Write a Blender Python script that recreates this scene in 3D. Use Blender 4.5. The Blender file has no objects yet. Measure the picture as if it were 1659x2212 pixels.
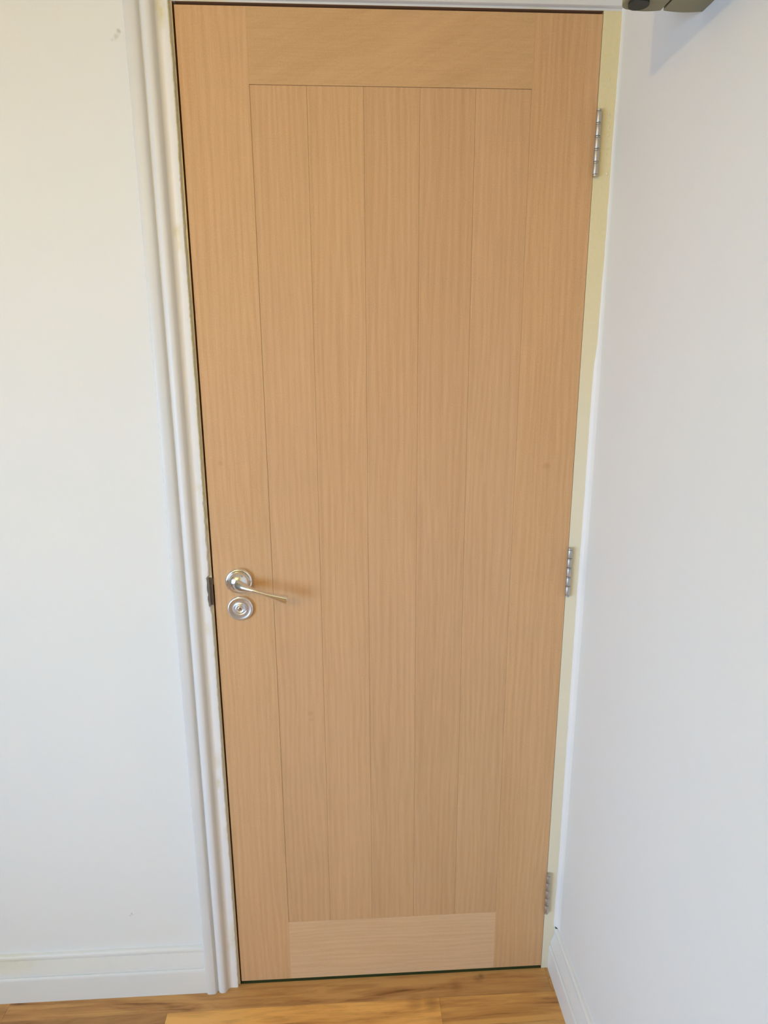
import bpy, bmesh, math, random
from mathutils import Vector, Matrix

random.seed(7)
S = bpy.context.scene
COL = S.collection

# ---------------------------------------------------------------- camera
cam_d = bpy.data.cameras.new('camera')
cam = bpy.data.objects.new('camera', cam_d)
COL.objects.link(cam)
cam.location = (0.27146, -1.25080, 1.44178)
cam.rotation_mode = 'XYZ'
cam.rotation_euler = (1.32982981, 0.00412720, -0.05459893)
cam_d.sensor_fit = 'HORIZONTAL'
cam_d.sensor_width = 36.0
cam_d.lens = 36.0 * 1420.683 / 1659.0
cam_d.clip_start = 0.01
S.camera = cam

# ---------------------------------------------------------------- world, daylight, exposure
W = bpy.data.worlds.new('sky')
S.world = W
W.use_nodes = True
W.node_tree.nodes['Background'].inputs[0].default_value = (0.55, 0.72, 1.0, 1)
W.node_tree.nodes['Background'].inputs[1].default_value = 1.0

def area_light(name, loc, target, sx, sy, energy, color, spread=180):
    d = bpy.data.lights.new(name, 'AREA')
    d.shape = 'RECTANGLE'
    d.size, d.size_y = sx, sy
    d.energy = energy
    d.color = color
    d.spread = math.radians(spread)
    o = bpy.data.objects.new(name, d)
    o.location = loc
    o.rotation_euler = (Vector(target) - Vector(loc)).to_track_quat('-Z', 'Y').to_euler()
    COL.objects.link(o)
    return o

# daylight entering by the window in the wall to the left of the camera
RX0, RX1, RY0, CEIL = -1.9, 0.745, -3.3, 2.42
WY0, WY1, WZ0, WZ1 = -2.85, -1.25, 0.40, 1.62
area_light('window_daylight', (RX0 - 0.05, (WY0 + WY1) / 2, (WZ0 + WZ1) / 2), (0.2, -0.3, 0.75),
           WY1 - WY0, WZ1 - WZ0, 21.5, (0.44, 0.68, 1.0), 90)
LAMP_POS = (-0.82, -2.41, 2.16)
LAMP_ENERGY = 55
LAMP_COLOR = (1.0, 0.70, 0.18)

S.view_settings.view_transform = 'Standard'
S.view_settings.look = 'None'
S.view_settings.gamma = 1.0
S.view_settings.use_curve_mapping = False
S.view_settings.exposure = 0.0

# ---------------------------------------------------------------- node helpers
def new_mat(name):
    m = bpy.data.materials.new(name)
    m.use_nodes = True
    nt = m.node_tree
    b = nt.nodes['Principled BSDF']
    return m, nt, b

def N(nt, typ, **kw):
    n = nt.nodes.new(typ)
    for k, v in kw.items():
        if k.startswith('i_'):
            key = k[2:]
            key = int(key) if key.isdigit() else key
            n.inputs[key].default_value = v
        else:
            setattr(n, k, v)
    return n

def L(nt, a, b):
    nt.links.new(a, b)

def math_n(nt, op, a, b=None, clamp=False):
    n = nt.nodes.new('ShaderNodeMath')
    n.operation = op
    n.use_clamp = clamp
    for i, v in enumerate((a, b)):
        if v is None:
            continue
        if isinstance(v, (int, float)):
            n.inputs[i].default_value = v
        else:
            L(nt, v, n.inputs[i])
    return n.outputs[0]

def mix_col(nt, fac, a, b, blend='MIX'):
    n = nt.nodes.new('ShaderNodeMix')
    n.data_type = 'RGBA'
    n.blend_type = blend
    for sock, v in ((n.inputs[0], fac), (n.inputs[6], a), (n.inputs[7], b)):
        if isinstance(v, (int, float)):
            sock.default_value = v
        elif isinstance(v, tuple):
            sock.default_value = v if len(v) == 4 else (*v, 1)
        else:
            L(nt, v, sock)
    return n.outputs[2]

def ramp(nt, fac, stops):
    n = nt.nodes.new('ShaderNodeValToRGB')
    e = n.color_ramp.elements
    while len(e) < len(stops):
        e.new(0.5)
    for el, (p, c) in zip(e, stops):
        el.position = p
        el.color = c if len(c) == 4 else (*c, 1)
    L(nt, fac, n.inputs[0])
    return n.outputs[0]

def obj_coords(nt, scale=(1, 1, 1), shift=0.0):
    tc = nt.nodes.new('ShaderNodeTexCoord')
    mp = nt.nodes.new('ShaderNodeMapping')
    mp.inputs['Scale'].default_value = scale
    if shift:
        oi = nt.nodes.new('ShaderNodeObjectInfo')
        v = nt.nodes.new('ShaderNodeVectorMath')
        v.operation = 'ADD'
        mu = math_n(nt, 'MULTIPLY', oi.outputs['Random'], shift)
        cx = nt.nodes.new('ShaderNodeCombineXYZ')
        L(nt, mu, cx.inputs[0]); L(nt, mu, cx.inputs[1]); L(nt, mu, cx.inputs[2])
        L(nt, tc.outputs['Object'], v.inputs[0]); L(nt, cx.outputs[0], v.inputs[1])
        L(nt, v.outputs[0], mp.inputs[0])
    else:
        L(nt, tc.outputs['Object'], mp.inputs[0])
    return mp.outputs[0]

def noise(nt, vec, scale, detail=3.0, rough=0.55, dist=0.0):
    n = nt.nodes.new('ShaderNodeTexNoise')
    n.inputs['Scale'].default_value = scale
    n.inputs['Detail'].default_value = detail
    n.inputs['Roughness'].default_value = rough
    n.inputs['Distortion'].default_value = dist
    L(nt, vec, n.inputs['Vector'])
    return n.outputs[0]

def spots(nt, vec, pts):
    """Sum of soft blobs; each point is (x, y, z, radius, strength) in the mesh's own coordinates."""
    acc = None
    for x, y, z, r, s in pts:
        d = nt.nodes.new('ShaderNodeVectorMath')
        d.operation = 'DISTANCE'
        L(nt, vec, d.inputs[0])
        d.inputs[1].default_value = (x, y, z)
        mr = nt.nodes.new('ShaderNodeMapRange')
        mr.interpolation_type = 'SMOOTHSTEP'
        L(nt, d.outputs['Value'], mr.inputs[0])
        mr.inputs[1].default_value = r
        mr.inputs[2].default_value = 0.0
        mr.inputs[3].default_value = 0.0
        mr.inputs[4].default_value = s
        acc = mr.outputs[0] if acc is None else math_n(nt, 'MAXIMUM', acc, mr.outputs[0])
    return acc

def bump(nt, b, height, strength, dist=0.001):
    n = nt.nodes.new('ShaderNodeBump')
    n.inputs['Strength'].default_value = strength
    n.inputs['Distance'].default_value = dist
    L(nt, height, n.inputs['Height'])
    L(nt, n.outputs[0], b.inputs['Normal'])

# ---------------------------------------------------------------- materials
def wall_paint(name, base, marks=None, rough=0.75):
    m, nt, b = new_mat(name)
    v = obj_coords(nt)
    n1 = noise(nt, v, 3.0, 3)
    c = mix_col(nt, n1, tuple(x * 0.975 for x in base), base)
    if marks:
        wob = nt.nodes.new('ShaderNodeVectorMath')
        wob.operation = 'MULTIPLY_ADD'
        nz = nt.nodes.new('ShaderNodeTexNoise')
        nz.inputs['Scale'].default_value = 90
        L(nt, v, nz.inputs['Vector'])
        L(nt, nz.outputs[1], wob.inputs[0])
        wob.inputs[1].default_value = (0.012, 0.0, 0.012)
        wob.inputs[2].default_value = (-0.006, 0.0, -0.006)
        add = nt.nodes.new('ShaderNodeVectorMath')
        add.operation = 'ADD'
        L(nt, v, add.inputs[0]); L(nt, wob.outputs[0], add.inputs[1])
        c = mix_col(nt, spots(nt, add.outputs[0], marks), c, (0.36, 0.34, 0.26))
    L(nt, c, b.inputs['Base Color'])
    b.inputs['Roughness'].default_value = rough
    b.inputs['Specular IOR Level'].default_value = 0.3
    bump(nt, b, noise(nt, v, 350, 2), 0.12, 0.0006)
    return m

WHITE = (0.84, 0.835, 0.81)
M_wall = wall_paint('wall emulsion', WHITE,
                    [(-0.091, 0, 1.949, 0.006, 0.55), (-0.097, 0, 1.942, 0.007, 0.35), (-0.104, 0, 1.938, 0.004, 0.25),
                     (-0.234, 0, 0.214, 0.003, 0.45), (-0.238, 0, 0.209, 0.003, 0.35), (-0.231, 0, 0.211, 0.002, 0.4)])
M_wall_side = wall_paint('side wall emulsion', (0.81, 0.80, 0.765))
M_ceiling = wall_paint('ceiling paint', (0.86, 0.83, 0.75))
M_hall = wall_paint('hall paint', (0.35, 0.36, 0.20))

def gloss_paint(name, base, worn, rough=0.38, attr=True):
    m, nt, b = new_mat(name)
    v = obj_coords(nt)
    c = mix_col(nt, noise(nt, v, 14, 4), tuple(x * 0.96 for x in base), base)
    if attr:
        a = nt.nodes.new('ShaderNodeAttribute')
        a.attribute_name = 'wear'
        w = math_n(nt, 'MULTIPLY', a.outputs['Fac'],
                   math_n(nt, 'ADD', math_n(nt, 'MULTIPLY', noise(nt, v, 160, 3), 1.3), 0.1), True)
        fr = nt.nodes.new('ShaderNodeAttribute')
        fr.attribute_name = 'fresh'
        c = mix_col(nt, fr.outputs['Fac'], c, (0.86, 0.835, 0.82))
        c = mix_col(nt, w, c, worn)
    L(nt, c, b.inputs['Base Color'])
    b.inputs['Roughness'].default_value = rough
    b.inputs['Specular IOR Level'].default_value = 0.35
    bump(nt, b, noise(nt, v, 120, 3), 0.15, 0.0008)
    return m

M_trim = gloss_paint('white trim paint', (0.745, 0.735, 0.72), (0.66, 0.58, 0.27))
M_skirting = gloss_paint('skirting paint', (0.81, 0.80, 0.765), (0.72, 0.65, 0.38))
M_cream = gloss_paint('aged cream gloss', (0.80, 0.725, 0.55), (0.75, 0.62, 0.28), 0.3)
M_caulk = gloss_paint('white caulk', (0.86, 0.83, 0.81), (0.8, 0.76, 0.7), 0.5, False)
M_lump = gloss_paint('hardened gloss drips', (0.85, 0.76, 0.52), (0.8, 0.7, 0.4), 0.1, False)
M_lump.node_tree.nodes['Principled BSDF'].inputs['Specular IOR Level'].default_value = 0.9

def oak(name, along, light, dark, cathedral=0.5, knots=None, diag=False):
    """along: 'Z' or 'X' grain direction."""
    m, nt, b = new_mat(name)
    k = (1, 1, 0.028) if along == 'Z' else (0.028, 1, 1)
    v = obj_coords(nt, k, 7.0)
    streak = noise(nt, v, 150, 4, 0.6)
    fine = noise(nt, v, 620, 2, 0.6)
    kb = (1, 1, 0.12) if along == 'Z' else (0.16, 1, 1)
    vb = obj_coords(nt, kb, 11.0)
    if diag:                                         # figure slants up to the right
        pre = obj_coords(nt)
        rt = N(nt, 'ShaderNodeMapping')
        rt.inputs['Rotation'].default_value = (0, math.radians(24), 0)
        L(nt, pre, rt.inputs[0])
        sc = N(nt, 'ShaderNodeMapping')
        sc.inputs['Scale'].default_value = (0.10, 1, 1)
        L(nt, rt.outputs[0], sc.inputs[0])
        vb = sc.outputs[0]
    # broad figure: growth rings cut at a slant
    wv = nt.nodes.new('ShaderNodeTexWave')
    wv.wave_type = 'BANDS'
    wv.bands_direction = 'X' if along == 'Z' else 'Z'
    wv.inputs['Scale'].default_value = 26 if not diag else 30
    wv.inputs['Distortion'].default_value = 14.0 if not diag else 5.0
    wv.inputs['Detail'].default_value = 3.0
    wv.inputs['Detail Scale'].default_value = 0.55
    L(nt, vb, wv.inputs['Vector'])
    broad = noise(nt, vb, 9, 3, 0.6)
    figure = noise(nt, vb, 38, 4, 0.65, 0.8) if diag else wv.outputs[1]
    pv = obj_coords(nt)
    mott = noise(nt, pv, 420, 2, 0.6)
    f = math_n(nt, 'MULTIPLY', streak, 0.27 if not diag else 0.15)
    f = math_n(nt, 'ADD', f, math_n(nt, 'MULTIPLY', fine, 0.26))
    f = math_n(nt, 'ADD', f, math_n(nt, 'MULTIPLY', figure, 0.10 * cathedral if not diag else 0.34))
    f = math_n(nt, 'ADD', f, math_n(nt, 'MULTIPLY', broad, 0.24))
    f = math_n(nt, 'ADD', f, math_n(nt, 'MULTIPLY', mott, 0.30))
    c = ramp(nt, f, [(0.40, dark), (0.78, light)])
    oi = nt.nodes.new('ShaderNodeObjectInfo')
    c = mix_col(nt, 1.0, c, oi.outputs['Color'], 'MULTIPLY')
    if knots:
        wc = nt.nodes.new('ShaderNodeNewGeometry')
        c = mix_col(nt, spots(nt, wc.outputs['Position'], knots), c, (0.34, 0.17, 0.06))
    L(nt, c, b.inputs['Base Color'])
    b.inputs['Roughness'].default_value = 0.55
    b.inputs['Specular IOR Level'].default_value = 0.3
    bump(nt, b, math_n(nt, 'ADD', fine, mott), 0.10, 0.0004)
    return m

OAK_L, OAK_D = (0.72, 0.455, 0.245), (0.57, 0.335, 0.16)
M_oak_v = oak('oak veneer upright', 'Z', OAK_L, OAK_D, 0.8,
              [(0.657, 0, 1.221, 0.011, 0.30), (0.028, 0, 1.235, 0.008, 0.22), (0.181, 0.003, 0.70, 0.010, 0.22),
               (0.183, 0.003, 0.685, 0.008, 0.2)])
M_oak_h = oak('oak veneer level', 'X', OAK_L, OAK_D, 0.7)
M_oak_d = oak('oak veneer slanting figure', 'X', OAK_L, OAK_D, 1.5, diag=True)

def laminate():
    m, nt, b = new_mat('oiled strip floor')
    v = obj_coords(nt, (0.07, 1, 1), 13.0)
    streak = noise(nt, v, 60, 5, 0.62, 0.6)
    v2 = obj_coords(nt, (0.16, 1, 1), 5.0)
    figure = noise(nt, v2, 17, 4, 0.6, 1.6)
    f = math_n(nt, 'ADD', math_n(nt, 'MULTIPLY', streak, 0.55), math_n(nt, 'MULTIPLY', figure, 0.60))
    c = ramp(nt, f, [(0.41, (0.21, 0.09, 0.027)), (0.50, (0.45, 0.225, 0.075)), (0.64, (0.62, 0.35, 0.12))])
    oi = nt.nodes.new('ShaderNodeObjectInfo')
    c = mix_col(nt, 1.0, c, oi.outputs['Color'], 'MULTIPLY')
    wc = nt.nodes.new('ShaderNodeNewGeometry')
    c = mix_col(nt, spots(nt, wc.outputs['Position'],
                          [(0.563, -0.014, 0, 0.012, 0.6), (0.555, -0.020, 0, 0.016, 0.35), (0.50, -0.033, 0, 0.022, 0.35),
                           (0.44, -0.075, 0, 0.03, 0.45), (0.40, -0.070, 0, 0.03, 0.3)]), c, (0.13, 0.05, 0.015))
    L(nt, c, b.inputs['Base Color'])
    b.inputs['Roughness'].default_value = 0.42
    b.inputs['Specular IOR Level'].default_value = 0.4
    bump(nt, b, streak, 0.08, 0.0005)
    return m
M_floor = laminate()

def metal(name, col, rough, aniso=0.0):
    m, nt, b = new_mat(name)
    v = obj_coords(nt)
    b.inputs['Base Color'].default_value = (*col, 1)
    b.inputs['Metallic'].default_value = 1.0
    n = noise(nt, v, 300, 2)
    r = math_n(nt, 'ADD', math_n(nt, 'MULTIPLY', n, 0.1), rough - 0.05)
    L(nt, r, b.inputs['Roughness'])
    return m
M_chrome = metal('polished chrome', (0.86, 0.86, 0.88), 0.17)
M_satin = metal('satin nickel', (0.86, 0.87, 0.90), 0.32)
M_hinge = metal('brushed hinge steel', (0.55, 0.52, 0.48), 0.5)
M_strike = metal('dull strike steel', (0.34, 0.30, 0.27), 0.45)

def plain(name, col, rough=0.5, metallic=0.0):
    m, nt, b = new_mat(name)
    v = obj_coords(nt)
    c = mix_col(nt, noise(nt, v, 40, 3), tuple(x * 0.93 for x in col), col)
    L(nt, c, b.inputs['Base Color'])
    b.inputs['Roughness'].default_value = rough
    b.inputs['Metallic'].default_value = metallic
    return m
M_dark = plain('dark slot', (0.02, 0.02, 0.018), 0.7)
M_box = plain('grey moulded plastic', (0.25, 0.235, 0.135), 0.45)
M_grommet = plain('black rubber', (0.03, 0.032, 0.025), 0.6)
M_brass = plain('lamp fitting plastic', (0.8, 0.8, 0.78), 0.4)
M_carpet = plain('hall carpet', (0.060, 0.085, 0.022), 0.95)

# ---------------------------------------------------------------- mesh helpers
def link(name, me, mat, parent=None, origin=(0, 0, 0), smooth=False, color=None):
    o = bpy.data.objects.new(name, me)
    COL.objects.link(o)
    if mat is not None and not me.materials:
        me.materials.append(mat)
    off = Vector(origin)
    if off.length > 0:
        me.transform(Matrix.Translation(-off))
    if parent is not None:
        o.parent = parent
        base = parent.get('_w')
        o.location = off - (Vector(base) if base else Vector((0, 0, 0)))
    else:
        o.location = off
    o['_w'] = tuple(off)
    if smooth:
        for p in me.polygons:
            p.use_smooth = True
    if color:
        o.color = (*color, 1)
    return o

def empty(name, loc, parent=None):
    o = bpy.data.objects.new(name, None)
    o.empty_display_size = 0.05
    COL.objects.link(o)
    if parent is not None:
        o.parent = parent
        o.location = Vector(loc) - Vector(parent['_w'])
    else:
        o.location = loc
    o['_w'] = tuple(loc)
    return o

def tag(o, label=None, cat=None, kind=None, group=None):
    if label: o['label'] = label
    if cat: o['category'] = cat
    if kind: o['kind'] = kind
    if group: o['group'] = group
    return o

def bm_to_mesh(name, bm):
    bmesh.ops.recalc_face_normals(bm, faces=bm.faces)
    me = bpy.data.meshes.new(name)
    bm.to_mesh(me)
    bm.free()
    return me

def box_bm(lo, hi, bev=0.0, seg=2):
    bm = bmesh.new()
    bmesh.ops.create_cube(bm, size=1)
    for v in bm.verts:
        v.co = Vector([(lo[i] + hi[i]) / 2 + v.co[i] * (hi[i] - lo[i]) for i in range(3)])
    if bev:
        bmesh.ops.bevel(bm, geom=bm.edges[:], offset=bev, segments=seg, profile=0.6, affect='EDGES')
    return bm

def box(name, lo, hi, mat, parent=None, bev=0.0, seg=2, color=None, origin=None):
    org = origin or tuple((lo[i] + hi[i]) / 2 for i in range(3))
    return link(name, bm_to_mesh(name, box_bm(lo, hi, bev, seg)), mat, parent, org, False, color)

def prism(name, prof, axis, a0, a1, mat, parent=None, steps=1, origin=(0, 0, 0), closed=True, fn=None, smooth=False):
    """prof: 2-D points. axis 'X': (y,z) swept in x; 'Y': (x,z) swept in y; 'Z': (x,y) swept in z. fn(i, t, p)->p may vary it."""
    bm = bmesh.new()
    rings = []
    for s in range(steps + 1):
        t = a0 + (a1 - a0) * s / steps
        ring = []
        for i, p in enumerate(prof):
            q = fn(i, t, p) if fn else p
            co = {'X': (t, q[0], q[1]), 'Y': (q[0], t, q[1]), 'Z': (q[0], q[1], t)}[axis]
            ring.append(bm.verts.new(co))
        rings.append(ring)
    n = len(prof)
    for r0, r1 in zip(rings, rings[1:]):
        for i in range(n if closed else n - 1):
            j = (i + 1) % n
            bm.faces.new((r0[i], r0[j], r1[j], r1[i]))
    if closed:
        bm.faces.new(rings[0][::-1])
        bm.faces.new(rings[-1])
    me = bm_to_mesh(name, bm)
    o = link(name, me, mat, parent, origin, smooth)
    if smooth:
        me.set_sharp_from_angle(angle=math.radians(38))
    return o

def lathe(name, prof, mat, parent, center, axis='Y', seg=40, squash=None):
    """prof: (radius, height). Height runs towards -y (axis Y) or +z (axis Z)."""
    bm = bmesh.new()
    rings = []
    for r, h in prof:
        ring = []
        for k in range(seg):
            a = 2 * math.pi * k / seg
            if axis == 'Y':
                co = (center[0] + r * math.cos(a), center[1] - h, center[2] + r * math.sin(a))
            else:
                co = (center[0] + r * math.cos(a), center[1] + r * math.sin(a), center[2] + h)
            ring.append(bm.verts.new(co))
        rings.append(ring)
    for r0, r1 in zip(rings, rings[1:]):
        for k in range(seg):
            j = (k + 1) % seg
            bm.faces.new((r0[k], r0[j], r1[j], r1[k]))
    bm.faces.new(rings[0][::-1])
    bm.faces.new(rings[-1])
    me = bm_to_mesh(name, bm)
    o = link(name, me, mat, parent, center, True)
    me.set_sharp_from_angle(angle=math.radians(40))
    return o

# ---------------------------------------------------------------- room shell
FX0, FX1 = -0.0033, 0.7116          # frame opening
HEADZ = 1.9940
T = 0.11                            # door wall thickness

def quad_box_mesh(boxes):
    bm = bmesh.new()
    for lo, hi in boxes:
        b2 = box_bm(lo, hi)
        me = bpy.data.meshes.new('tmp')
        b2.to_mesh(me); b2.free()
        bm.from_mesh(me)
        bpy.data.meshes.remove(me)
    return bm

# door wall: everything left of and above the frame
wall_back = link('wall_back', bm_to_mesh('wall_back', quad_box_mesh([
    ((RX0, 0, -0.02), (FX0 - 0.034, T, CEIL)),
    ((FX0 - 0.034, 0, HEADZ + 0.034), (RX1, T, CEIL))])), M_wall)
tag(wall_back, 'white painted wall holding the oak door, wide bare stretch on its left', 'wall', 'structure')

wall_right = link('wall_right', bm_to_mesh('wall_right', box_bm((RX1, RY0, -0.02), (RX1 + 0.1, 1.3, CEIL))), M_wall_side)
tag(wall_right, 'white painted side wall meeting the hinge side of the door', 'wall', 'structure')

M_far = wall_paint('blue grey emulsion', (0.36, 0.40, 0.44))
wall_left = link('wall_left', bm_to_mesh('wall_left', quad_box_mesh([
    ((RX0 - 0.1, RY0, -0.02), (RX0, WY0, CEIL)),
    ((RX0 - 0.1, WY1, -0.02), (RX0, 1.3, CEIL)),
    ((RX0 - 0.1, WY0, -0.02), (RX0, WY1, WZ0)),
    ((RX0 - 0.1, WY0, WZ1), (RX0, WY1, CEIL))])), M_far)
tag(wall_left, 'side wall with the window opening, far left of the door', 'wall', 'structure')

wall_front = link('wall_front', bm_to_mesh('wall_front', box_bm((RX0 - 0.1, RY0 - 0.1, -0.02), (RX1 + 0.1, RY0, CEIL))), M_far)
tag(wall_front, 'plain wall opposite the door', 'wall', 'structure')

ceiling = link('ceiling', bm_to_mesh('ceiling', box_bm((RX0 - 0.1, RY0 - 0.1, CEIL), (RX1 + 0.1, 1.3, CEIL + 0.1))), M_ceiling)
tag(ceiling, 'flat white ceiling above the door', 'ceiling', 'structure')

# dark space behind the door
wall_hall = link('wall_hall', bm_to_mesh('wall_hall', box_bm((RX0 - 0.1, 1.2, -0.02), (RX1 + 0.1, 1.3, CEIL))), M_hall)
tag(wall_hall, 'unlit wall of the space behind the door', 'wall', 'structure')

# floor: a dark sub-base carrying strip planks
floor = link('floor', bm_to_mesh('floor', box_bm((RX0 - 0.1, RY0 - 0.1, -0.06), (RX1 + 0.1, 1.3, -0.012))), M_carpet)
tag(floor, 'warm brown wooden strip floor running parallel to the door', 'floor', 'structure')
PL = 0.613
ROW_EDGES = [0.0005, -0.0600, -0.1270]
while ROW_EDGES[-1] > RY0:
    ROW_EDGES.append(ROW_EDGES[-1] - 0.067)
JOINTS = {0: -0.52, 1: 0.457, 2: 0.30}
TINTS = {(0, 1): (0.98, 0.96, 0.97), (0, 0): (0.92, 0.90, 0.92), (0, 2): (0.98, 0.95, 0.95), (1, 0): (1.45, 1.42, 1.20),
         (1, -1): (0.74, 0.70, 0.72), (1, 1): (1.14, 1.10, 0.96)}
plank_meshes = {}
for r in range(len(ROW_EDGES) - 1):
    y1, y0 = ROW_EDGES[r], max(ROW_EDGES[r + 1], RY0)
    if y1 - y0 < 0.01:
        continue
    plen = 1.24 if r == 0 else PL
    j = JOINTS.get(r, random.uniform(0, PL))
    k0 = math.floor((RX0 - j) / plen)
    x = j + k0 * plen
    k = k0
    while x < RX1 - 0.002:
        xa, xb = max(x, RX0), min(x + plen, RX1)
        if xb - xa > 0.01:
            key = (round(xb - xa, 4), round(y1 - y0, 4))
            g = 0.0002
            if key not in plank_meshes:
                hx, hy = (xb - xa) / 2 - g / 2, (y1 - y0) / 2 - g / 2
                bm = box_bm((-hx, -hy, -0.012), (hx, hy, 0.0))
                top = [e for e in bm.edges if all(abs(v.co.z) < 1e-6 for v in e.verts)]
                bmesh.ops.bevel(bm, geom=top, offset=0.0004, segments=1, affect='EDGES')
                plank_meshes[key] = bm_to_mesh('plank', bm)
                plank_meshes[key].materials.append(M_floor)
            o = bpy.data.objects.new('plank', plank_meshes[key])
            COL.objects.link(o)
            o.parent = floor
            o.location = ((xa + xb) / 2, (y0 + y1) / 2, 0.0)
            tk = (r, k + 1)
            t = random.uniform(0.8, 1.2)
            o.color = (*TINTS.get(tk, (t, t * random.uniform(0.96, 1.03), t * random.uniform(0.92, 1.05))), 1)
        x += plen
        k += 1
prev_floor = box('threshold', (RX0, 0.0008, -0.012), (RX1, 1.2, -0.0012), M_carpet, floor)

# ---------------------------------------------------------------- frame (door lining) and stops
def wear_attr(o, pts, extra=None):
    me = o.data
    a = me.attributes.new('wear', 'FLOAT', 'POINT')
    off = Vector(o['_w'])
    for i, v in enumerate(me.vertices):
        p = v.co + off
        w = 0.0
        for (x, z, rx, rz, s) in pts:
            d = ((p.x - x) / rx) ** 2 + ((p.z - z) / rz) ** 2
            w = max(w, s * max(0.0, 1 - d) if d < 1 else 0.0)
        if extra:
            w = max(w, extra(p))
        a.data[i].value = w

M_bare = plain('bare brown timber', (0.40, 0.20, 0.09), 0.8)
def bare_inside(o):
    """The rebate behind the painted face is unpainted timber."""
    o.data.materials.append(M_bare)
    off = Vector(o['_w'])
    for p in o.data.polygons:
        c = p.center + off
        if c.y > 0.001 and (abs(p.normal.x) > 0.5 or p.normal.z < -0.5) and FX0 - 0.002 < c.x < FX1 + 0.012:
            p.material_index = 1

frame = empty('trim_1', (0, 0, 0))
tag(frame, 'painted timber door lining around the oak door', 'door frame', 'structure')
def jamb(name, x0, x1, mat, wear):
    o = prism(name, [(x0, 0.0), (x1, 0.0), (x1, T), (x0, T)], 'Z', 0.0, HEADZ, mat, frame, 160, (x0, 0, 0))
    wear_attr(o, wear)
    bare_inside(o)
    return o
jl = jamb('jamb', FX0 - 0.034, FX0, M_cream, [])
jl['label'] = 'lining post on the handle side with yellowed edge'
jr = jamb('jamb', FX1, RX1, M_cream, [(0.73, 1.95, 0.06, 0.75, 0.85), (0.732, 1.40, 0.02, 0.06, 0.4)])
jr['label'] = 'aged cream gloss lining post on the hinge side'
hd = prism('head', [(0.0, HEADZ), (0.0, HEADZ + 0.034), (T, HEADZ + 0.034), (T, HEADZ)], 'X', FX0 - 0.034, RX1, M_trim, frame, 40, (0.35, 0, HEADZ))
bare_inside(hd)
wear_attr(hd, [(0.60, 1.995, 0.02, 0.01, 0.6), (0.05, 1.996, 0.05, 0.01, 0.8)])
SY = 0.0445
box('door_stop', (FX0, SY, 0.0), (FX0 + 0.012, SY + 0.03, HEADZ), M_bare, frame, 0.001, 1)
box('door_stop', (FX1 - 0.012, SY, 0.0), (FX1, SY + 0.03, HEADZ), M_bare, frame, 0.001, 1)
box('door_stop', (FX0 + 0.012, SY, HEADZ - 0.012), (FX1 - 0.012, SY + 0.03, HEADZ), M_bare, frame, 0.001, 1)

# strike plate let into the handle-side post, lip folded over its face
SZ0, SZ1 = 0.948, 1.008
bm = quad_box_mesh([((FX0 - 0.0008, 0.0015, SZ0), (FX0 + 0.0007, 0.024, SZ1)),
                    ((FX0 - 0.0052, -0.0014, SZ0 + 0.001), (FX0 + 0.0007, 0.0016, SZ1 - 0.001)),
                    ((FX0 - 0.0062, -0.0094, SZ0 + 0.001), (FX0 - 0.0044, -0.0004, SZ1 - 0.001))])
bmesh.ops.bevel(bm, geom=bm.edges[:], offset=0.0003, segments=1, affect='EDGES')
sp = link('strike_plate', bm_to_mesh('strike_plate', bm), M_strike, frame, (FX0, 0.0, 0.98))
sp['label'] = 'dull grey steel strike plate level with the handle'

# architraves
ARCH = [(-0.0770, 0.0), (-0.0770, -0.0165), (-0.0752, -0.0205), (-0.0710, -0.0218), (-0.0600, -0.0216), (-0.0560, -0.0204),
        (-0.0538, -0.0180), (-0.0520, -0.0148), (-0.0503, -0.0148), (-0.0485, -0.0178), (-0.0455, -0.0200), (-0.0410, -0.0210),
        (-0.0365, -0.0205), (-0.0335, -0.0188), (-0.0312, -0.0162), (-0.0292, -0.0125), (-0.0272, -0.0095), (-0.0245, -0.0082),
        (-0.0190, -0.0082), (-0.0100, -0.0086), (-0.0076, -0.0078), (-0.0066, -0.0060), (-0.0064, 0.0)]
rnd = random.Random(3)
jit = [rnd.uniform(-1, 1) for _ in range(400)]
def arch_fn(i, t, p):
    x, y = p
    k = t * 150
    a = jit[int(k) % 400] * (1 - k % 1) + jit[(int(k) + 1) % 400] * (k % 1)
    k2 = t * 9
    c = jit[(int(k2) + 50) % 400] * (1 - k2 % 1) + jit[(int(k2) + 51) % 400] * (k2 % 1)
    if i >= 19:                                     # chipped, over-painted inner edge
        x += 0.0007 * a + 0.0008 * c
        if 0.93 < t < 1.16 and i >= 19:
            x += -0.0012 + 0.0009 * a
        if abs(t - 0.978) < 0.033:
            x -= 0.0035
    if t < 0.211 and i < 6 and y < 0:
        y -= 0.0009
    return (x, y)
arch = prism('trim_2', ARCH, 'Z', 0.0, 2.055, M_trim, None, 420, (0, 0, 0), True, arch_fn, True)
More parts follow.
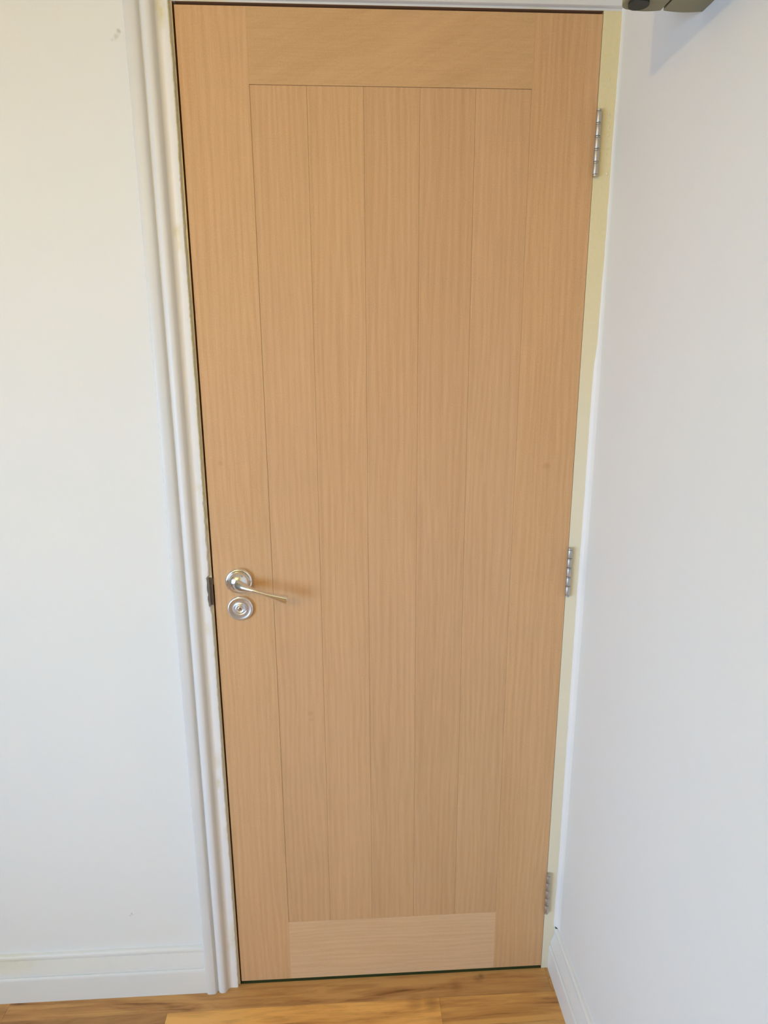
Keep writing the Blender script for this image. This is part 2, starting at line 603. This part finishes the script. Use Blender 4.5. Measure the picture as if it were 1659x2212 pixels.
# mitre the top end towards the head moulding
for v in arch.data.vertices:
    if v.co.z > 2.05:
        v.co.z = 2.002 + (-0.0085 - v.co.x)
wear_attr(arch, [(-0.019, 1.975, 0.007, 0.028, 0.85), (-0.021, 1.985, 0.010, 0.016, 0.6), (-0.021, 1.643, 0.005, 0.016, 0.75), (-0.019, 1.622, 0.004, 0.014, 0.6),
                 (-0.015, 1.19, 0.006, 0.016, 0.5), (-0.016, 0.90, 0.006, 0.020, 0.55), (-0.017, 0.60, 0.008, 0.026, 0.55),
                 (-0.017, 0.545, 0.007, 0.016, 0.75), (-0.012, 0.15, 0.01, 0.05, 0.45), (-0.022, 0.12, 0.006, 0.02, 0.4),
                 (-0.013, 0.84, 0.004, 0.03, 0.3), (-0.012, 0.42, 0.004, 0.03, 0.3)],
          lambda p: 0.95 if p.x > -0.0080 and p.z > 1.1 and p.y > -0.0088 else (0.35 if p.x > -0.0080 else 0.0))
fresh = arch.data.attributes.new('fresh', 'FLOAT', 'POINT')     # brighter new coat on the inner half
for i, v in enumerate(arch.data.vertices):
    fresh.data[i].value = 1.0 if -0.0280 < v.co.x else (0.35 if -0.049 < v.co.x < -0.030 else 0.0)
tag(arch, 'white moulded architrave up the handle side of the door with yellow wear marks', 'architrave', 'structure')

headarch_prof = [(y, 1.9995 - 0.0085 - x) for x, y in ARCH]   # same moulding laid level
ha = prism('trim_3', headarch_prof, 'X', -0.0085, RX1, M_trim, None, 60, (0, 0, 0), True, None, True)
for v in ha.data.vertices:
    if v.co.x < -0.0084:
        v.co.x = -0.0085 - (v.co.z - 1.9995)
wear_attr(ha, [(0.06, 2.002, 0.05, 0.01, 0.5)])
tag(ha, 'white moulded architrave across the top of the door', 'architrave', 'structure')

# caulk fillet between hinge-side post and side wall; its edge wanders
def caulk_edge(z):
    pts = [(0.115, 0.7345), (0.3, 0.7365), (0.6, 0.7360), (0.94, 0.7355), (1.2, 0.7368), (1.36, 0.7362), (1.42, 0.7380), (1.455, 0.7412),
           (1.52, 0.7412), (1.6, 0.7422), (1.8, 0.7425), (1.99, 0.7430)]
    for (z0, e0), (z1, e1) in zip(pts, pts[1:]):
        if z <= z1:
            u = max(0, (z - z0) / (z1 - z0))
            return e0 + (e1 - e0) * u
    return pts[-1][1]
def caulk_fn(i, t, p):
    e = caulk_edge(t)
    k = t * 60
    a = jit[(int(k) + 90) % 400] * (1 - k % 1) + jit[(int(k) + 91) % 400] * (k % 1)
    e += 0.0004 * a
    w = RX1 - e
    u = i / 5
    # concave run from the post face to the wall
    return {0: (e, 0.0003), 1: (e + 0.0006, -0.0009), 2: (e + 0.45 * w, -0.0013 - 0.1 * w), 3: (e + 0.8 * w, -0.0045 - 0.2 * w),
            4: (RX1 + 0.0002, -0.0120 - 0.6 * w), 5: (RX1 + 0.0005, 0.0003)}[i]
ck = prism('trim_4', [(0, 0)] * 6, 'Z', 0.1206, HEADZ + 0.004, M_caulk, None, 200, (0, 0, 0), True, caulk_fn, True)
tag(ck, 'white caulk line filling the corner between hinge-side post and side wall', 'caulk', 'structure')

crack = box('crack', (0.7380, -0.0070, 0.1198), (0.7446, 0.0, 0.1206), M_dark, ck)
crack['label'] = 'small dark crack where the caulk ends above the skirting'

# hardened gloss drips along the upper hinge-side post
lumps = bmesh.new()
for z, x, r in [(1.893, 0.7290, 0.0009), (1.838, 0.7330, 0.0010), (1.834, 0.7350, 0.0007), (1.826, 0.7338, 0.0006), (1.818, 0.7345, 0.0010), (1.811, 0.7322, 0.0006),
                (1.806, 0.7342, 0.0012), (1.799, 0.7318, 0.0006), (1.794, 0.7340, 0.0009), (1.784, 0.7335, 0.0007), (1.775, 0.7335, 0.0006), (1.744, 0.7365, 0.0013)]:
    m4 = Matrix.Translation((x, -0.0003, z)) @ Matrix.Diagonal((r * 1.1, r * 1.2, r * 2.4, 1))
    bmesh.ops.create_icosphere(lumps, subdivisions=2, radius=1, matrix=m4)
dr = link('paint_drips', bm_to_mesh('paint_drips', lumps), M_lump, frame, (0.73, 0, 1.81), True)
dr['kind'] = 'stuff'
dr['label'] = 'shiny hardened paint drips beside the top hinge'

# ---------------------------------------------------------------- skirting boards
SK = [(0.0, 0.0), (-0.0180, 0.0), (-0.0180, 0.0585), (-0.0178, 0.0615), (-0.0170, 0.0645), (-0.0155, 0.0668), (-0.0126, 0.0675), (-0.0120, 0.0690),
      (-0.0124, 0.0705), (-0.0150, 0.0722), (-0.0145, 0.0755), (-0.0120, 0.0850), (-0.0092, 0.0950), (-0.0076, 0.1020), (-0.0068, 0.1050), (-0.0054, 0.1058),
      (-0.0054, 0.1072), (-0.0084, 0.1080), (-0.0088, 0.1100), (-0.0084, 0.1145), (-0.0070, 0.1175), (-0.0045, 0.1192), (0.0, 0.1200)]
sb = prism('baseboard_back', SK, 'X', RX0, -0.0768, M_skirting, None, 60, (0, 0, 0), True, None, True)
wear_attr(sb, [(-0.52, 0.10, 0.10, 0.03, 0.55), (-0.45, 0.09, 0.3, 0.02, 0.2)])
tag(sb, 'white moulded skirting board along the wall left of the door', 'skirting', 'structure')
SKR = [(RX1 + y, z) for y, z in SK]
sr = prism('baseboard_right', SKR, 'Y', RY0, -0.0006, M_skirting, None, 80, (0, 0, 0), True, None, True)
wear_attr(sr, [])
tag(sr, 'white moulded skirting board along the side wall by the hinges', 'skirting', 'structure')
sl = prism('baseboard_left', [(RX0 - y, z) for y, z in SK], 'Y', RY0, -0.018, M_skirting, None, 4, (0, 0, 0), True, None, True)
wear_attr(sl, [])
tag(sl, 'white moulded skirting board along the far left wall', 'skirting', 'structure')

# ---------------------------------------------------------------- the door
DZ0, DZ1, DW, DT = 0.008, 1.989, 0.711, 0.0435
door = empty('door_1', (DW, 0.0, 0.0))
tag(door, 'oak veneered door of five upright planks with chrome lever handle, shut', 'door', 'structure')
BEV = 0.0003
def rail(name, lo, hi, mat, col):
    return box(name, lo, hi, mat, door, BEV, 2, col)
ST = 0.1155
rail('stile', (0, 0, DZ0), (ST, DT, DZ1), M_oak_v, (1.0, 0.985, 0.97))
rail('stile', (DW - ST, 0, DZ0), (DW, DT, DZ1), M_oak_v, (0.98, 0.955, 0.93))
rail('top_rail', (ST, 0, 1.8755), (DW - ST, DT, DZ1), M_oak_d, (0.90, 0.89, 0.84))
br_ = rail('bottom_rail', (ST, 0, DZ0), (DW - ST, DT, 0.1685), M_oak_h, (1.08, 1.16, 1.30))
br_['label'] = 'paler oak bottom rail with level grain'
PW = (DW - 2 * ST) / 5
ptint = [(0.97, 0.95, 0.95), (0.985, 0.965, 0.965), (0.96, 0.94, 0.95), (0.94, 0.92, 0.93), (0.955, 0.94, 0.95)]
for i in range(5):
    x0, x1 = ST + i * PW, ST + (i + 1) * PW
    g = 0.0
    c = 0.00085                                      # V-jointed edge
    y0, y1 = 0.0009, DT - 0.0009
    cl, cr = (0.0003 if i == 0 else c), (0.0003 if i == 4 else c)
    prof = [(x0, y0 + cl), (x0 + cl * 1.2, y0), (x1 - cr * 1.2, y0), (x1, y0 + cr), (x1, y1), (x0, y1)]
    p = prism('plank', prof, 'Z', 0.1685, 1.8750, M_oak_v, door, 1, ((x0 + x1) / 2, y0, 1.0))
    p.color = (*ptint[i], 1)

# lever handle on round rose
RC = (0.0500, 0.0, 0.9990)
handle = empty('door_handle', RC, door)
handle['label'] = 'chrome lever handle on a round rose, drooping to the right'
lathe('rose', [(0.0265, 0.0), (0.0265, 0.0050), (0.0262, 0.0066), (0.0250, 0.0080), (0.0232, 0.0088), (0.0222, 0.0089), (0.0219, 0.0082), (0.0205, 0.0082)],
      M_chrome, handle, RC, 'Y', 56)
lathe('dome', [(0.0206, 0.0080), (0.0206, 0.0092), (0.0202, 0.0112), (0.0192, 0.0136), (0.0176, 0.0160), (0.0152, 0.0184), (0.0120, 0.0204), (0.0080, 0.0219),
               (0.0040, 0.0227), (0.0004, 0.0229)], M_chrome, handle, RC, 'Y', 56)
# lever: one swept body, wide bell at the rose, thin waist, flared tip
def lever_mesh():
    drop = math.radians(15.5)
    d = Vector((math.cos(drop), 0, -math.sin(drop)))
    up = Vector((math.sin(drop), 0, math.cos(drop)))
    out = Vector((0, -1, 0))
    c0 = Vector(RC)
    secs = []
    # (outward height, distance along, sag, half depth, half height)
    path = [(0.0110, -0.0110, -0.0040, 0.0040, 0.0100), (0.0158, -0.0040, -0.0042, 0.0068, 0.0120), (0.0205, 0.0030, -0.0038, 0.0078, 0.0120),
            (0.0256, 0.0100, -0.0028, 0.0078, 0.0106), (0.0302, 0.0175, -0.0014, 0.0070, 0.0082), (0.0340, 0.0260, -0.0003, 0.0059, 0.0058),
            (0.0368, 0.0355, 0.0004, 0.0050, 0.0042), (0.0386, 0.0465, 0.0004, 0.0047, 0.0036), (0.0397, 0.0575, 0.0, 0.0049, 0.0041),
            (0.0404, 0.0685, 0.0, 0.0054, 0.0050), (0.0408, 0.0790, 0.0, 0.0061, 0.0062), (0.0411, 0.0890, 0.0, 0.0068, 0.0074),
            (0.0414, 0.0985, 0.0, 0.0074, 0.0085), (0.0414, 0.1003, 0.0, 0.0074, 0.0085), (0.0414, 0.1010, 0.0, 0.0067, 0.0078)]
    for i, (h, s_, sag, a, b_) in enumerate(path):
        p0, p1 = path[max(i - 1, 0)], path[min(i + 1, len(path) - 1)]
        t = math.atan2(p1[0] - p0[0], p1[1] - p0[1])
        across = out * math.cos(t) - d * math.sin(t)
        secs.append((c0 + out * h + d * s_ + up * sag, across, up, a, b_))
    bm = bmesh.new()
    seg = 28
    rings = []
    for n_, (c, u, w, a, b_) in enumerate(secs):
        q = n_ / (len(secs) - 1)                      # turns from a blade at the rose to a triangular tip
        ring = []
        for k in range(seg):
            th = 2 * math.pi * k / seg
            rr = 1.0 + 0.13 * q * math.cos(3 * (th - 0.5))
            ring.append(bm.verts.new(c + u * (a * rr * math.cos(th)) + w * (b_ * rr * math.sin(th))))
        rings.append(ring)
    for r0, r1 in zip(rings, rings[1:]):
        for k in range(seg):
            j = (k + 1) % seg
            bm.faces.new((r0[k], r0[j], r1[j], r1[k]))
    bm.faces.new(rings[0][::-1]); bm.faces.new(rings[-1])
    return bm_to_mesh('lever', bm)
lv = link('lever', lever_mesh(), M_chrome, handle, RC, True)
lv.data.set_sharp_from_angle(angle=math.radians(45))

# bathroom release below it: stepped rings around a slotted spindle
EC = (0.0495, 0.0, 0.9412)
esc = empty('lock_escutcheon', EC, door)
esc['label'] = 'round ringed chrome lock cover below the handle'
lathe('rose', [(0.0255, 0.0), (0.0255, 0.0045), (0.0250, 0.0062), (0.0238, 0.0072), (0.0222, 0.0076), (0.0205, 0.0070), (0.0150, 0.0063), (0.0138, 0.0066),
               (0.0132, 0.0052), (0.0122, 0.0044), (0.0100, 0.0044)], M_satin, esc, EC, 'Y', 56)
lathe('turn_disc', [(0.0100, 0.0040), (0.0100, 0.0075), (0.0092, 0.0086), (0.0076, 0.0090), (0.0062, 0.0084), (0.0054, 0.0080), (0.0050, 0.0062), (0.0004, 0.0058)],
      M_satin, esc, EC, 'Y', 40)
lathe('spindle', [(0.0040, 0.0050), (0.0040, 0.0078), (0.0032, 0.0086), (0.0003, 0.0088)], M_chrome, esc, EC, 'Y', 24)

# latch bolt tip showing in the gap
box('latch_bolt', (-0.0030, 0.006, 0.989), (0.0006, 0.018, 1.003), M_satin, door, 0.0006, 2)

# hinges: five knuckles, bearing rings, pin tips, two leaves
def hinge(z0, z1):
    cx, cy, r = 0.7130, -0.0060, 0.0048
    h = empty('hinge', (cx, cy, (z0 + z1) / 2), door)
    n = 5
    tip = 0.0045
    a, b_ = z0 + tip, z1 - tip
    step = (b_ - a) / n
    for i in range(n):
        za, zb = a + i * step, a + (i + 1) * step
        ring = 0.0030
        lathe('knuckle', [(r * 0.96, 0.0), (r, 0.0004), (r, zb - za - ring - 0.0008), (r * 0.96, zb - za - ring - 0.0003)], M_hinge, h, (cx, cy, za), 'Z', 20)
        if i < n - 1:
            lathe('bearing_ring', [(r * 0.7, -0.0004), (r * 1.04, 0.0003), (r * 1.07, 0.0010), (r * 1.04, 0.0019), (r * 0.7, 0.0024)], M_hinge, h,
                  (cx, cy, zb - ring), 'Z', 20)
    lathe('pin_tip', [(r * 0.75, 0.0), (r * 0.95, 0.0008), (r * 0.95, 0.0036), (r * 0.6, tip)], M_hinge, h, (cx, cy, b_ - 0.003), 'Z', 20)
    lathe('pin_tip', [(r * 0.6, 0.0), (r * 0.95, 0.0010), (r * 0.95, 0.0036), (r * 0.75, tip)], M_hinge, h, (cx, cy, z0), 'Z', 20)
    box('leaf', (0.7104, -0.0045, a), (0.7112, 0.034, b_), M_hinge, h)
    box('leaf', (0.7115, -0.0045, a), (0.7123, 0.034, b_), M_hinge, h)
    return h
for z0, z1, lab in ((1.737, 1.848, 'topmost steel hinge'), (0.950, 1.058, 'middle steel hinge level with the handle'), (0.164, 0.277, 'lowest steel hinge near the floor')):
    hinge(z0, z1)['label'] = lab

# ---------------------------------------------------------------- fuse box on the side wall, above the door corner
UX, UY0, UY1, UZ0, UZ1 = 0.632, -0.62, -0.28, 1.872, 2.13
unit = empty('utility_box', (RX1, (UY0 + UY1) / 2, UZ0))
tag(unit, 'grey moulded plastic utility box high on the right wall, only its underside in view', 'box')
def plan(x0, x1, y0, y1, bulge, rad, n=5, both=True):
    pts = []
    def arc(cx, cy, a0, a1):
        for k in range(n + 1):
            a = math.radians(a0 + (a1 - a0) * k / n)
            pts.append((cx + rad * math.cos(a), cy + rad * math.sin(a)))
    pts.append((x1, y0))
    arc(x0 + rad, y0 + rad, 270, 180)
    arc(x0 + rad, y1 - rad, 180, 90)
    for k in range(1, 8):
        u = k / 8
        pts.append((x0 + rad + (x1 - x0 - rad) * u, y1 + bulge * math.sin(math.pi * u)))
    pts.append((x1, y1))
    return pts
prism('cover', plan(UX, 0.6885, UY0, UY1, 0.003, 0.016), 'Z', UZ0, UZ1, M_box, unit, 1, (RX1, UY1, UZ0), True, None, False)
prism('backplate', plan(0.6915, RX1 - 0.0003, UY0, UY1, 0.003, 0.003), 'Z', UZ0 - 0.0002, UZ1, M_box, unit, 1, (RX1, UY1, UZ0))
box('seam', (0.688, UY0 + 0.006, UZ0 + 0.004), (0.692, UY1 - 0.004, UZ1 - 0.004), M_dark, unit)
lathe('cable_grommet', [(0.0130, -0.004), (0.0130, 0.0), (0.0115, 0.0015)], M_grommet, unit, (0.6510, -0.300, UZ0), 'Z', 24)

# ---------------------------------------------------------------- ceiling pendant behind the camera: the room's warm lamp
lamp = empty('pendant_lamp', (LAMP_POS[0], LAMP_POS[1], CEIL))
tag(lamp, 'white pendant bulb holder hanging from the ceiling behind the viewer', 'lamp')
lathe('ceiling_rose', [(0.045, 0.0), (0.042, 0.012), (0.02, 0.025)], M_brass, lamp, (LAMP_POS[0], LAMP_POS[1], CEIL - 0.025), 'Z', 24)
lathe('flex', [(0.003, 0.0), (0.003, CEIL - LAMP_POS[2] - 0.13)], M_brass, lamp, (LAMP_POS[0], LAMP_POS[1], LAMP_POS[2] + 0.11), 'Z', 10)
lathe('bulb_holder', [(0.018, 0.0), (0.02, 0.03), (0.012, 0.05)], M_brass, lamp, (LAMP_POS[0], LAMP_POS[1], LAMP_POS[2] + 0.06), 'Z', 20)
# added unseen bowl: blocks the bulb's downward light to dim the lower door wall
lathe('added_bowl', [(0.030, -0.100), (0.075, -0.094), (0.118, -0.078), (0.140, -0.060), (0.143, -0.062), (0.120, -0.082), (0.076, -0.098), (0.030, -0.104)],
      M_brass, lamp, LAMP_POS, 'Z', 40)
for k in range(3):                                   # three rods carry the added bowl
    a = k * 2 * math.pi / 3 + 0.5
    bm = bmesh.new()
    bmesh.ops.create_cone(bm, segments=8, radius1=0.0012, radius2=0.0012, depth=1.0, cap_ends=True)
    p0 = Vector((LAMP_POS[0] + 0.132 * math.cos(a), LAMP_POS[1] + 0.132 * math.sin(a), LAMP_POS[2] - 0.066))
    p1 = Vector((LAMP_POS[0] + 0.012 * math.cos(a), LAMP_POS[1] + 0.012 * math.sin(a), LAMP_POS[2] + 0.10))
    bm.transform(Matrix.Translation((p0 + p1) / 2) @ (p1 - p0).to_track_quat('Z', 'Y').to_matrix().to_4x4() @ Matrix.Diagonal((1, 1, (p1 - p0).length, 1)))
    link('rod', bm_to_mesh('rod', bm), M_brass, lamp, tuple((p0 + p1) / 2))
ld = bpy.data.lights.new('bulb', 'POINT')
ld.energy = LAMP_ENERGY
ld.color = LAMP_COLOR
ld.shadow_soft_size = 0.04
lb = bpy.data.objects.new('bulb', ld)
COL.objects.link(lb)
lb.parent = lamp
lb.location = (0, 0, LAMP_POS[2] - CEIL)

for o in bpy.data.objects:
    if '_w' in o:
        del o['_w']
